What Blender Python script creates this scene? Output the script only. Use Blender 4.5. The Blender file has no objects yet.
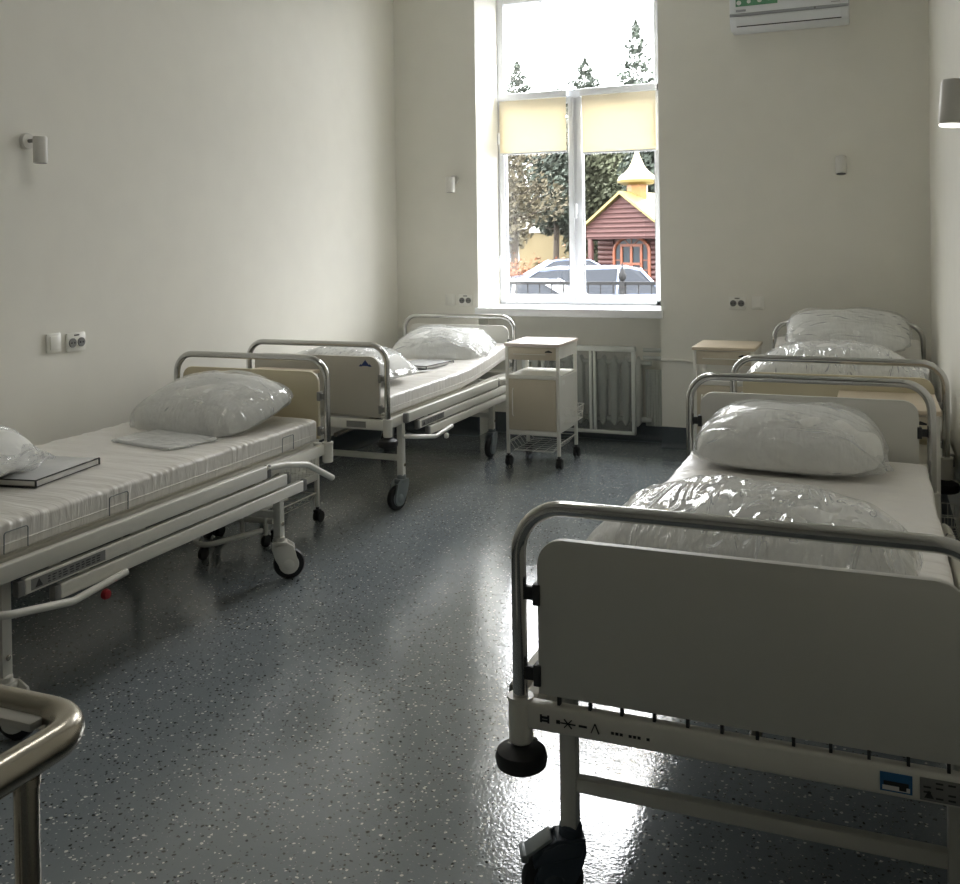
import bpy, bmesh, math, random
from mathutils import Vector, Matrix, noise
random.seed(7)
C = bpy.context.scene.collection
SC = bpy.context.scene
PI = math.pi
R = math.radians

# ------------------------------------------------------------------ materials
def lin(c):
    f = lambda v: v/12.92 if v <= .04045 else ((v+.055)/1.055)**2.4
    return tuple(f(v/255) for v in c)+(1,)

def mat(name, rgb, rough=.5, metal=0, bump=None, spec=.5, coat=0, var=0.0, emit=0, trans=0, bstr=.2, bdist=.01, stretch=(1, 1, 1), vscale=6):
    m = bpy.data.materials.new(name); m.use_nodes = True
    nt = m.node_tree; b = nt.nodes['Principled BSDF']
    b.inputs['Base Color'].default_value = lin(rgb)
    b.inputs['Roughness'].default_value = rough
    b.inputs['Metallic'].default_value = metal
    b.inputs['Specular IOR Level'].default_value = spec
    b.inputs['Coat Weight'].default_value = coat
    if trans: b.inputs['Transmission Weight'].default_value = trans
    if emit:
        b.inputs['Emission Color'].default_value = lin(rgb); b.inputs['Emission Strength'].default_value = emit
    tc = nt.nodes.new('ShaderNodeTexCoord')
    mp = nt.nodes.new('ShaderNodeMapping'); mp.inputs['Scale'].default_value = stretch
    nt.links.new(tc.outputs['Object'], mp.inputs['Vector'])
    if var:
        n = nt.nodes.new('ShaderNodeTexNoise'); n.inputs['Scale'].default_value = vscale; n.inputs['Detail'].default_value = 4
        nt.links.new(mp.outputs[0], n.inputs['Vector'])
        r = nt.nodes.new('ShaderNodeValToRGB'); c = lin(rgb)
        r.color_ramp.elements[0].position = .3; r.color_ramp.elements[1].position = .7
        r.color_ramp.elements[0].color = tuple(max(0, v*(1-var)) for v in c[:3])+(1,)
        r.color_ramp.elements[1].color = tuple(min(1, v*(1+var)) for v in c[:3])+(1,)
        nt.links.new(n.outputs['Fac'], r.inputs['Fac']); nt.links.new(r.outputs['Color'], b.inputs['Base Color'])
    if bump:
        n = nt.nodes.new('ShaderNodeTexNoise'); n.inputs['Scale'].default_value = bump; n.inputs['Detail'].default_value = 3
        nt.links.new(mp.outputs[0], n.inputs['Vector'])
        bp = nt.nodes.new('ShaderNodeBump'); bp.inputs['Strength'].default_value = bstr; bp.inputs['Distance'].default_value = bdist
        nt.links.new(n.outputs['Fac'], bp.inputs['Height']); nt.links.new(bp.outputs['Normal'], b.inputs['Normal'])
    return m

M = {}
M['wall'] = mat('wall_paint', (230, 228, 219), .75, bump=140, bstr=.06, bdist=.002, var=.015)
M['wall_grey'] = mat('grey_wall_paint', (164, 163, 157), .75, bump=140, bstr=.06, bdist=.002, var=.015)
M['ceil'] = mat('ceiling_paint', (245, 245, 242), .8, bump=90, bstr=.05, bdist=.002)
M['white_steel'] = mat('white_powder_coat', (226, 224, 216), .32, bump=300, bstr=.03, bdist=.001)
M['chrome'] = mat('chrome_tube', (200, 200, 198), .14, 1, bump=60, bstr=.01, bdist=.001)
M['steel'] = mat('brushed_steel', (178, 172, 160), .24, 1, bump=200, bstr=.03, bdist=.001, stretch=(1, 8, 1))
M['panel_grey'] = mat('pale_laminate', (214, 213, 206), .42, var=.015)
M['panel_beige'] = mat('beige_laminate', (212, 202, 172), .42, var=.03)
M['panel_warm'] = mat('warm_grey_laminate', (192, 188, 177), .42, var=.015)
M['grey_plastic'] = mat('grey_plastic', (120, 120, 118), .45, var=.03)
M['dark_plastic'] = mat('dark_plastic', (44, 46, 48), .45, var=.04)
M['rubber'] = mat('black_rubber', (28, 29, 31), .5, var=.05)
M['bluegrey'] = mat('blue_grey_plastic', (62, 72, 84), .38, var=.03)
M['caster_grey'] = mat('caster_grey_plastic', (128, 136, 138), .4, var=.03)
M['red'] = mat('red_plastic', (150, 18, 30), .4, var=.03)
M['blue'] = mat('blue_print', (28, 52, 110), .5, var=.02)
M['skyblue'] = mat('light_blue_print', (40, 100, 150), .5, var=.02)
M['ink'] = mat('dark_ink', (40, 40, 42), .6, var=.02)
M['label'] = mat('grey_label_print', (128, 128, 126), .5, var=.05)
M['green'] = mat('green_label_print', (96, 150, 116), .5, var=.03)
M['wood'] = mat('pale_wood_laminate', (208, 193, 170), .35, var=.05, stretch=(1, 14, 1), vscale=5)
M['board_pink'] = mat('pinkish_laminate', (222, 208, 198), .3, var=.02)
M['beige_door'] = mat('beige_cabinet_laminate', (196, 186, 166), .4, var=.02)
M['pvc'] = mat('white_window_plastic', (228, 230, 234), .3, var=.01)
M['sill'] = mat('white_sill_plastic', (238, 239, 240), .25, var=.01)
M['switch'] = mat('white_socket_plastic', (236, 235, 228), .3, var=.01)
M['ac'] = mat('white_appliance_plastic', (226, 229, 232), .3, var=.01)
M['ac_grey'] = mat('grey_appliance_trim', (160, 163, 168), .35, var=.01)
M['lamp'] = mat('lamp_satin_white', (214, 212, 206), .4, var=.01)
M['lamp_grey'] = mat('lamp_satin_grey', (150, 150, 146), .3, metal=.6, var=.01)
M['glow'] = mat('lamp_diffuser_lit', (255, 250, 240), .4, emit=2.5)
M['radiator'] = mat('radiator_enamel', (200, 203, 198), .4, var=.02)
M['fill_glow'] = mat('fill_light_glow', (255, 252, 247), .5, emit=10)  # emission of the fill light added on the ceiling
M['linen'] = mat('white_linen', (226, 226, 222), .8, bump=30, bstr=.4, bdist=.02, stretch=(2.2, .6, 1))
M['paper'] = mat('white_paper', (228, 228, 226), .55, var=.03)
M['paper_clear'] = mat('folder_plastic', (214, 215, 216), .22, bump=12, bstr=.3, bdist=.01)
M['black_line'] = mat('black_edging', (30, 30, 34), .45, var=.03)
# outside
M['log'] = mat('red_brown_logs', (60, 31, 27), .7, var=.12, stretch=(1, 1, 8), vscale=3)
M['orange_wood'] = mat('orange_varnished_wood', (104, 52, 24), .5, var=.1)
M['gold'] = mat('gold_sheet', (120, 108, 64), .38, .35, var=.06)
M['gold_drum'] = mat('golden_drum_cladding', (118, 80, 28), .45, .2, var=.08)
M['dark_glass'] = mat('dark_window_glass', (36, 42, 46), .2, spec=.2, var=.05)
M['car_white'] = mat('white_car_paint', (112, 115, 120), .18, coat=.6, var=.01)
M['car_silver'] = mat('silver_blue_car_paint', (70, 80, 100), .22, .4, coat=.6, var=.01)
M['yellow_wall'] = mat('yellow_render', (110, 98, 70), .8, var=.04)
M['asphalt'] = mat('grey_asphalt', (52, 52, 52), .85, var=.1, vscale=2)
M['iron'] = mat('black_iron', (12, 12, 13), .9, var=.05)
M['bark'] = mat('brown_bark', (52, 44, 36), .9, var=.2, vscale=3)
M['leaf_dark'] = mat('dark_needles', (40, 48, 38), .8, var=.3, vscale=.6)
M['leaf_mid'] = mat('mixed_leaves', (58, 62, 42), .8, var=.3, vscale=.5)
M['leaf_brown'] = mat('turning_leaves', (66, 60, 42), .8, var=.3, vscale=.6)
M['shrub'] = mat('orange_shrub_twigs', (104, 62, 36), .85, var=.25, vscale=2)
M['car_glass'] = mat('dark_car_glass', (26, 30, 36), .25, spec=.15, var=.05)
M['tail'] = mat('tail_lamp_red', (120, 24, 30), .3, var=.03)

def mat_floor():
    m = bpy.data.materials.new('speckled_vinyl'); m.use_nodes = True
    nt = m.node_tree; b = nt.nodes['Principled BSDF']; N = nt.nodes.new; Lk = nt.links.new
    tc = N('ShaderNodeTexCoord')
    base = N('ShaderNodeTexNoise'); base.inputs['Scale'].default_value = 2.2; base.inputs['Detail'].default_value = 5
    Lk(tc.outputs['Object'], base.inputs['Vector'])
    rp = N('ShaderNodeValToRGB'); rp.color_ramp.elements[0].position = .3; rp.color_ramp.elements[1].position = .7
    rp.color_ramp.elements[0].color = lin((122, 130, 134)); rp.color_ramp.elements[1].color = lin((132, 139, 143))
    Lk(base.outputs['Fac'], rp.inputs['Fac'])
    col = rp.outputs['Color']
    for sc, thr, rad, colour, off in ((74, .80, .33, (222, 222, 216), 0), (70, .80, .35, (22, 23, 24), 13.7), (120, .88, .34, (170, 172, 170), 5.1), (110, .88, .34, (44, 46, 48), 31.0)):
        mp = N('ShaderNodeMapping'); mp.inputs['Location'].default_value = (off, off*.7, 0); mp.inputs['Rotation'].default_value = (0, 0, off)
        Lk(tc.outputs['Object'], mp.inputs['Vector'])
        wp = N('ShaderNodeTexNoise'); wp.inputs['Scale'].default_value = sc*1.5
        Lk(mp.outputs[0], wp.inputs['Vector'])
        ad = N('ShaderNodeVectorMath'); ad.operation = 'MULTIPLY_ADD'; ad.inputs[1].default_value = (.01,)*3
        Lk(wp.outputs['Color'], ad.inputs[0]); Lk(mp.outputs[0], ad.inputs[2])
        v = N('ShaderNodeTexVoronoi'); v.inputs['Scale'].default_value = sc; v.voronoi_dimensions = '2D'
        Lk(ad.outputs[0], v.inputs['Vector'])
        sp = N('ShaderNodeSeparateColor'); Lk(v.outputs['Color'], sp.inputs[0])
        g = N('ShaderNodeMath'); g.operation = 'GREATER_THAN'; g.inputs[1].default_value = thr; Lk(sp.outputs[0], g.inputs[0])
        # a chip's size differs from cell to cell
        rr = N('ShaderNodeMath'); rr.operation = 'MULTIPLY'; rr.inputs[1].default_value = rad; Lk(sp.outputs[1], rr.inputs[0])
        ls = N('ShaderNodeMath'); ls.operation = 'LESS_THAN'; Lk(v.outputs['Distance'], ls.inputs[0]); Lk(rr.outputs[0], ls.inputs[1])
        mu = N('ShaderNodeMath'); mu.operation = 'MULTIPLY'; Lk(g.outputs[0], mu.inputs[0]); Lk(ls.outputs[0], mu.inputs[1])
        mx = N('ShaderNodeMix'); mx.data_type = 'RGBA'; Lk(mu.outputs[0], mx.inputs[0]); Lk(col, mx.inputs[6]); mx.inputs[7].default_value = lin(colour)
        col = mx.outputs[2]
    Lk(col, b.inputs['Base Color'])
    b.inputs['Roughness'].default_value = .09; b.inputs['IOR'].default_value = 1.5
    b.inputs['Coat Weight'].default_value = .5; b.inputs['Coat Roughness'].default_value = .05
    n1 = N('ShaderNodeTexNoise'); n1.inputs['Scale'].default_value = 105; n1.inputs['Detail'].default_value = 2
    n2 = N('ShaderNodeTexNoise'); n2.inputs['Scale'].default_value = 16; n2.inputs['Detail'].default_value = 2
    Lk(tc.outputs['Object'], n1.inputs['Vector']); Lk(tc.outputs['Object'], n2.inputs['Vector'])
    b1 = N('ShaderNodeBump'); b1.inputs['Strength'].default_value = .25; b1.inputs['Distance'].default_value = .0022
    b2 = N('ShaderNodeBump'); b2.inputs['Strength'].default_value = .12; b2.inputs['Distance'].default_value = .006
    Lk(n1.outputs['Fac'], b1.inputs['Height']); Lk(n2.outputs['Fac'], b2.inputs['Height'])
    Lk(b2.outputs['Normal'], b1.inputs['Normal'])
    Lk(b1.outputs['Normal'], b.inputs['Normal']); Lk(b1.outputs['Normal'], b.inputs['Coat Normal'])
    return m
M['floor'] = mat_floor()
M['cove'] = mat('dark_vinyl_skirting', (74, 82, 88), .35, var=.06, vscale=40)

def mat_vinyl():
    m = mat('white_vinyl_cover', (235,232,227), .34)
    nt = m.node_tree; b = nt.nodes['Principled BSDF']; N = nt.nodes.new; Lk = nt.links.new
    tc = N('ShaderNodeTexCoord'); mp = N('ShaderNodeMapping'); mp.inputs['Scale'].default_value = (1.6, 13, 3)
    Lk(tc.outputs['Object'], mp.inputs['Vector'])
    n = N('ShaderNodeTexNoise'); n.inputs['Scale'].default_value = 2; n.inputs['Detail'].default_value = 3; n.inputs['Distortion'].default_value = .6
    Lk(mp.outputs[0], n.inputs['Vector'])
    bp = N('ShaderNodeBump'); bp.inputs['Strength'].default_value = .55; bp.inputs['Distance'].default_value = .014
    Lk(n.outputs['Fac'], bp.inputs['Height']); Lk(bp.outputs['Normal'], b.inputs['Normal'])
    return m
M['vinyl'] = mat_vinyl()

def mat_film(name, fac, bstr, seed, stretch=(1, 1, 1), scale=9, tint=(235, 238, 240)):
    m = bpy.data.materials.new(name); m.use_nodes = True
    nt = m.node_tree; N = nt.nodes.new; Lk = nt.links.new
    nt.nodes.remove(nt.nodes['Principled BSDF']); out = nt.nodes['Material Output']
    tr = N('ShaderNodeBsdfTransparent'); tr.inputs['Color'].default_value = (.97, .97, .97, 1)
    gl = N('ShaderNodeBsdfPrincipled'); gl.inputs['Base Color'].default_value = lin(tint); gl.inputs['Roughness'].default_value = .12
    gl.inputs['Specular IOR Level'].default_value = 1.0; gl.inputs['Coat Weight'].default_value = 1; gl.inputs['Coat Roughness'].default_value = .06
    tc = N('ShaderNodeTexCoord'); mp = N('ShaderNodeMapping'); mp.inputs['Scale'].default_value = stretch; mp.inputs['Location'].default_value = (seed, seed, seed)
    Lk(tc.outputs['Object'], mp.inputs['Vector'])
    n = N('ShaderNodeTexNoise'); n.inputs['Scale'].default_value = scale; n.inputs['Detail'].default_value = 3; n.inputs['Distortion'].default_value = 1.4
    n.noise_type = 'RIDGED_MULTIFRACTAL' if hasattr(n, 'noise_type') else n.noise_type
    Lk(mp.outputs[0], n.inputs['Vector'])
    bp = N('ShaderNodeBump'); bp.inputs['Strength'].default_value = bstr; bp.inputs['Distance'].default_value = .035
    Lk(n.outputs['Fac'], bp.inputs['Height']); Lk(bp.outputs['Normal'], gl.inputs['Normal']); Lk(bp.outputs['Normal'], gl.inputs['Coat Normal'])
    lw = N('ShaderNodeLayerWeight'); lw.inputs['Blend'].default_value = .35; Lk(bp.outputs['Normal'], lw.inputs['Normal'])
    ma = N('ShaderNodeMath'); ma.operation = 'MULTIPLY_ADD'; ma.inputs[1].default_value = .5; ma.inputs[2].default_value = fac; ma.use_clamp = True
    Lk(lw.outputs['Facing'], ma.inputs[0])
    mx = N('ShaderNodeMixShader'); Lk(ma.outputs[0], mx.inputs[0]); Lk(tr.outputs[0], mx.inputs[1]); Lk(gl.outputs[0], mx.inputs[2])
    Lk(mx.outputs[0], out.inputs['Surface'])
    return m
M['film'] = mat_film('clear_plastic_film', .12, .7, 0, (1.0, 3.4, 1.6), 5)
M['film_folded'] = mat_film('crinkled_plastic_film', .15, .9, 4, (3.6, 1.0, 1.2), 6)

def mat_pane(name, rough=0.0, fac=.06, tint=.96):
    m = bpy.data.materials.new(name); m.use_nodes = True
    nt = m.node_tree; N = nt.nodes.new; Lk = nt.links.new
    nt.nodes.remove(nt.nodes['Principled BSDF']); out = nt.nodes['Material Output']
    tr = N('ShaderNodeBsdfTransparent'); tr.inputs['Color'].default_value = (tint, tint, tint, 1)
    gl = N('ShaderNodeBsdfGlossy'); gl.inputs['Roughness'].default_value = rough
    mx = N('ShaderNodeMixShader'); mx.inputs[0].default_value = fac
    Lk(tr.outputs[0], mx.inputs[1]); Lk(gl.outputs[0], mx.inputs[2]); Lk(mx.outputs[0], out.inputs['Surface'])
    return m
M['pane'] = mat_pane('window_glass')

def mat_blend(name, rgb, fac, kind):
    m = bpy.data.materials.new(name); m.use_nodes = True
    nt = m.node_tree; N = nt.nodes.new; Lk = nt.links.new
    b = nt.nodes['Principled BSDF']; out = nt.nodes['Material Output']
    b.inputs['Base Color'].default_value = lin(rgb); b.inputs['Roughness'].default_value = .7
    t = N('ShaderNodeBsdfTranslucent' if kind == 'translucent' else 'ShaderNodeBsdfTransparent')
    if kind == 'translucent': t.inputs['Color'].default_value = lin(rgb)
    mx = N('ShaderNodeMixShader'); mx.inputs[0].default_value = fac
    w = N('ShaderNodeTexNoise'); w.inputs['Scale'].default_value = 300
    tc = N('ShaderNodeTexCoord'); Lk(tc.outputs['Object'], w.inputs['Vector'])
    bp = N('ShaderNodeBump'); bp.inputs['Strength'].default_value = .1; bp.inputs['Distance'].default_value = .001
    Lk(w.outputs['Fac'], bp.inputs['Height']); Lk(bp.outputs['Normal'], b.inputs['Normal'])
    Lk(b.outputs[0], mx.inputs[1]); Lk(t.outputs[0], mx.inputs[2]); Lk(mx.outputs[0], out.inputs['Surface'])
    return m
M['blind'] = mat_blend('cream_blind_fabric', (248, 241, 222), .3, 'translucent')
M['perforated'] = mat_blend('fine_perforated_sheet', (150, 154, 150), .68, 'transparent')

# ------------------------------------------------------------------ mesh builder
class MB:
    def __init__(s): s.v = []; s.f = []; s.mi = []; s.cur = 0
    def add(s, vs, fs):
        o = len(s.v); s.v += [tuple(p) for p in vs]; s.f += [tuple(i+o for i in f) for f in fs]; s.mi += [s.cur]*len(fs); return s
    def box(s, x0, x1, y0, y1, z0, z1, bev=0, seg=2):
        if x0 > x1: x0, x1 = x1, x0
        if y0 > y1: y0, y1 = y1, y0
        if z0 > z1: z0, z1 = z1, z0
        bm = bmesh.new(); bmesh.ops.create_cube(bm, size=1)
        for v in bm.verts: v.co = Vector(((x0+x1)/2+v.co.x*(x1-x0), (y0+y1)/2+v.co.y*(y1-y0), (z0+z1)/2+v.co.z*(z1-z0)))
        if bev: bmesh.ops.bevel(bm, geom=bm.edges[:], offset=min(bev, .45*min(x1-x0, y1-y0, z1-z0)), segments=seg, profile=.5, affect='EDGES')
        s.frombm(bm); return s
    def frombm(s, bm):
        bm.verts.index_update()
        s.add([v.co[:] for v in bm.verts], [[v.index for v in f.verts] for f in bm.faces]); bm.free()
    def bar(s, a, b, w, h, up=(0, 0, 1), bev=.003):
        # rectangular bar from a to b, w across, h along 'up'
        a = Vector(a); b = Vector(b); d = b-a; L = d.length; d.normalize(); up = Vector(up)
        x = d.cross(up).normalized(); z = x.cross(d).normalized()
        t = MB(); t.box(-w/2, w/2, 0, L, -h/2, h/2, bev)
        s.add([a+x*p[0]+d*p[1]+z*p[2] for p in t.v], t.f); return s
    def tube(s, pts, r, n=14, cap=True, closed=False):
        pts = [Vector(p) for p in pts]; k = len(pts); T = []
        for i in range(k):
            if closed: t = pts[(i+1) % k]-pts[i-1]
            else: t = pts[min(i+1, k-1)]-pts[max(i-1, 0)]
            T.append(t.normalized())
        u = T[0].orthogonal().normalized(); vs = []; fs = []
        for i in range(k):
            u = (u-T[i]*u.dot(T[i])).normalized(); w = T[i].cross(u)
            ri = r[i] if isinstance(r, (list, tuple)) else r
            for j in range(n):
                a = 2*PI*j/n; vs.append(pts[i]+u*math.cos(a)*ri+w*math.sin(a)*ri)
        m = k if closed else k-1
        for i in range(m):
            for j in range(n):
                a = i*n+j; b = i*n+(j+1) % n; c = ((i+1) % k)*n+(j+1) % n; d = ((i+1) % k)*n+j
                fs.append((a, b, c, d))
        if cap and not closed: fs += [tuple(range(n-1, -1, -1)), tuple(range((k-1)*n, k*n))]
        return s.add(vs, fs)
    def lathe(s, prof, c=(0, 0, 0), n=24, axis='z'):
        vs = []; fs = []; k = len(prof)
        for r, z in prof:
            for j in range(n):
                a = 2*PI*j/n; p = (r*math.cos(a), r*math.sin(a), z)
                if axis == 'x': p = (p[2], p[0], p[1])
                if axis == 'y': p = (p[0], p[2], p[1])
                vs.append((c[0]+p[0], c[1]+p[1], c[2]+p[2]))
        for i in range(k-1):
            for j in range(n):
                fs.append((i*n+j, i*n+(j+1) % n, (i+1)*n+(j+1) % n, (i+1)*n+j))
        fs += [tuple(range(n-1, -1, -1)), tuple(range((k-1)*n, k*n))]
        return s.add(vs, fs)
    def prism(s, poly, axis, a, b, bev=0):
        # poly: list of 2D points, extruded along axis from a to b
        def P(p, t): return {'x': (t, p[0], p[1]), 'y': (p[0], t, p[1]), 'z': (p[0], p[1], t)}[axis]
        n = len(poly)
        bm = bmesh.new(); A = [bm.verts.new(P(p, a)) for p in poly]; B = [bm.verts.new(P(p, b)) for p in poly]
        f1 = bm.faces.new(A[::-1]); f2 = bm.faces.new(B)
        for i in range(n): bm.faces.new((A[i], A[(i+1) % n], B[(i+1) % n], B[i]))
        if bev:
            es = list(f1.edges)+list(f2.edges)
            bmesh.ops.bevel(bm, geom=es, offset=bev, segments=2, profile=.5, affect='EDGES')
        bmesh.ops.recalc_face_normals(bm, faces=bm.faces[:])
        s.frombm(bm); return s
    def build(s, name, m, parent=None, smooth=True, loc=None, ang=40):
        me = bpy.data.meshes.new(name); me.from_pydata(s.v, [], s.f); me.update()
        ms = m if isinstance(m, (list, tuple)) else [m]
        for x in ms: me.materials.append(x)
        if len(ms) > 1:
            for p, i in zip(me.polygons, s.mi): p.material_index = i
        bm = bmesh.new(); bm.from_mesh(me); bmesh.ops.recalc_face_normals(bm, faces=bm.faces[:]); bm.to_mesh(me); bm.free()
        if smooth:
            for p in me.polygons: p.use_smooth = True
            me.set_sharp_from_angle(angle=R(ang))
        o = bpy.data.objects.new(name, me); C.objects.link(o)
        if parent: o.parent = parent
        if loc: o.location = loc
        return o

def fillet(pts, r, n=7):
    pts = [Vector(p) for p in pts]; out = [pts[0]]
    for i in range(1, len(pts)-1):
        p = pts[i]; a = (pts[i-1]-p); b = (pts[i+1]-p); la = a.length; lb = b.length; a.normalize(); b.normalize()
        ang = a.angle(b)
        if ang > PI-.01: out.append(p); continue
        d = min(r/math.tan(ang/2), la*.49, lb*.49); rr = d*math.tan(ang/2)
        cdir = (a+b).normalized(); c = p+cdir*(rr/math.sin(ang/2))
        p0 = p+a*d; p1 = p+b*d; v0 = p0-c; v1 = p1-c
        om = v0.angle(v1)
        for k in range(n+1):
            q = k/n; out.append(c+v0*(math.sin((1-q)*om)/math.sin(om))+v1*(math.sin(q*om)/math.sin(om)))
    out.append(pts[-1]); return out

def rrect(x0, x1, z0, z1, r, n=6, corners=(1, 1, 1, 1)):
    # counterclockwise from lower left; corners: ll, lr, ur, ul
    P = []
    for (cx, cz, a0, px, pz), on in zip(((x0+r, z0+r, PI, x0, z0), (x1-r, z0+r, 1.5*PI, x1, z0), (x1-r, z1-r, 0, x1, z1), (x0+r, z1-r, .5*PI, x0, z1)), corners):
        if on:
            for k in range(n+1): P.append((cx+r*math.cos(a0+k/n*PI/2), cz+r*math.sin(a0+k/n*PI/2)))
        else: P.append((px, pz))
    return P

def tag(o, label=None, cat=None, group=None, kind=None):
    if label: o['label'] = label
    if cat: o['category'] = cat
    if group: o['group'] = group
    if kind: o['kind'] = kind
    return o
def thing(name, label, cat, loc=(0, 0, 0), rotz=0, group=None):
    o = bpy.data.objects.new(name, None); C.objects.link(o); o.empty_display_size = .1
    o.location = loc; o.rotation_euler = (0, 0, rotz)
    return tag(o, label, cat, group)
def struct(mb, name, m, smooth=False): return tag(mb.build(name, m, smooth=smooth), kind='structure')

# ------------------------------------------------------------------ the room
XL, XR, YB, YR, ZC = -3.54, .348, 6.95, -1.2, 3.6
WX0, WX1, WZ0, WZ1, YF = -2.84, -1.42, .965, 3.5, 7.427
f = struct(MB().box(XL-.2, XR+.2, YR-.2, 7.16, -.1, 0), 'floor', M['floor'])
struct(MB().box(XL-.2, XR+.2, YR-.2, YB+.6, ZC, ZC+.2), 'ceiling', M['ceil'])
struct(MB().box(XL-.2, XL, YR-.2, YB+.55, -.1, ZC+.1), 'wall_left', M['wall'])
struct(MB().box(XR, XR+.2, YR-.2, YB+.55, -.1, ZC+.1), 'wall_right', M['wall'])
struct(MB().box(XL, XR, YR-.2, YR, -.1, ZC+.1), 'wall_rear', M['wall_grey'])
wb = MB()
wb.box(XL, WX0, YB, YB+.55, -.1, ZC+.1); wb.box(WX1, XR, YB, YB+.55, -.1, ZC+.1)
wb.box(WX0, WX1, YB, YB+.55, WZ1, ZC+.1)
wb.box(WX0, WX1, YB+.21, YB+.55, -.1, WZ0-.03)
wb.box(WX0, WX1, YB+.47, YB+.55, WZ0-.04, WZ0+.03)
struct(wb, 'wall_back', M['wall'])

def cove(name, a, b, nrm):
    # vinyl skirting swept up the wall with a coved foot
    a = Vector(a); b = Vector(b); n = Vector(nrm); prof = [(.0, .154), (.004, .154), (.005, .05)]
    for k in range(7):
        t = k/6*PI/2; prof.append((.045-.040*math.cos(t), .045-.0425*math.sin(t)))
    prof += [(.06, .0025), (.06, .0), (0, 0)]
    vs = []; fs = []; k = len(prof)
    for e in (a, b):
        for d, z in prof: vs.append(e+n*d+Vector((0, 0, z)))
    for i in range(k): fs.append((i, (i+1) % k, k+(i+1) % k, k+i))
    fs += [tuple(range(k)), tuple(range(2*k-1, k-1, -1))]
    m = MB(); m.add(vs, fs); return struct(m, name, M['cove'], True)
cove('baseboard_left', (XL, YR, 0), (XL, YB, 0), (1, 0, 0))
cove('baseboard_right', (XR, YR, 0), (XR, YB, 0), (-1, 0, 0))
cove('baseboard_back', (WX1, YB, 0), (XR, YB, 0), (0, -1, 0))
cove('baseboard_corner', (XL, YB, 0), (WX0, YB, 0), (0, -1, 0))
cove('baseboard_niche', (WX0, YB+.21, 0), (WX1, YB+.21, 0), (0, -1, 0))

# window sill board
sb = MB().box(WX0+.001, WX1-.001, YB-.0, YF+.02, WZ0-.03, WZ0+.03, .004); sb.box(WX0-.02, WX1+.02, YB-.035, YB-.001, WZ0-.03, WZ0+.03, .006)
struct(sb, 'trim_1', M['sill'], True)

# ------------------------------------------------------------------ the window
win = tag(thing('window_1', None, None, (0, 0, 0)), kind='structure')
fr = MB()
y0, y1 = YF, YF+.075
fr.box(WX0+.0, WX0+.055, y0, y1, WZ0+.03, WZ1, .004); fr.box(WX1-.13, WX1, y0, y1, WZ0+.03, WZ1, .004)
fr.box(WX0+.055, WX1-.055, y0, y1, WZ0+.03, WZ0+.075, .004); fr.box(WX0+.055, WX1-.055, y0, y1, WZ1-.06, WZ1, .004)
fr.box(WX0+.055, WX1-.055, y0, y1, 2.63, 2.705, .004)
fr.box(-2.212, -2.15, y0, y1, WZ0+.075, 2.63, .004)
fr.build('window_frame', M['pvc'], win)
def sash(x0, x1, z0, z1, w=.042):
    s = MB(); a, b = YF-.018, YF+.05
    s.box(x0, x0+w, a, b, z0, z1, .006); s.box(x1-w, x1, a, b, z0, z1, .006)
    s.box(x0+w, x1-w, a, b, z0, z0+w, .006); s.box(x0+w, x1-w, a, b, z1-w, z1, .006)
    o = s.build('window_sash', M['pvc'], win)
    g = MB().box(x0+w-.004, x1-w+.004, YF+.012, YF+.018, z0+w-.004, z1-w+.004); g.build('pane', M['pane'], o, smooth=False)
    k = MB(); q = .012
    k.box(x0+w-.001, x0+w+q*.5, YF-.006, YF+.012, z0+w, z1-w); k.box(x1-w-q*.5, x1-w+.001, YF-.006, YF+.012, z0+w, z1-w)
    k.box(x0+w, x1-w, YF-.006, YF+.012, z0+w-.001, z0+w+q*.5)
    k.build('gasket', M['grey_plastic'], o, smooth=False)
    return o
s1 = sash(-2.822, -2.196, 1.028, 2.645)
s2 = sash(-2.166, -1.507, 1.028, 2.645)
h = MB(); h.box(-2.186, -2.160, YF-.034, YF-.018, 1.72, 1.80, .005); h.box(-2.182, -2.164, YF-.062, YF-.034, 1.765, 1.79, .004)
h.box(-2.184, -2.162, YF-.066, YF-.050, 1.68, 1.795, .006)
h.build('window_handle', M['pvc'], s2)
MB().box(WX0+.05, WX1-.05, YF+.03, YF+.036, 2.70, WZ1-.055).build('pane', M['pane'], win, smooth=False)
hg = MB()
for x in (-2.829,):
    for z in (1.30, 2.30): hg.lathe([(.009, 0), (.009, .09)], (x, YF-.022, z), 10)
hg.build('hinge', M['pvc'], s1)

def blind(x0, x1, zb, zt, label):
    t = thing('roller_blind', label, 'blind', (0, 0, 0), group='roller blinds on the window')
    t.location = ((x0+x1)/2, YF-.04, zb)
    hw = (x1-x0)/2; H = zt-zb
    b = MB(); b.box(-hw, hw, -.022, .018, H-.055, H, .008); b.build('blind_cassette', M['pvc'], t)
    vs = []; fs = []; n = 20
    fb = MB().box(-hw+.012, hw-.012, .002, .004, .008, H-.04); fb.build('blind_fabric', M['blind'], t, smooth=False)
    MB().box(-hw+.010, hw-.010, -.004, .010, -.004, .012, .004).build('bottom_bar', M['pvc'], t)
    return t
blind(-2.822, -2.235, 2.212, 2.70, 'short cream roller blind on the left window sash')
blind(-2.128, -1.52, 2.190, 2.70, 'short cream roller blind on the right window sash beside the gold dome')

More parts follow.
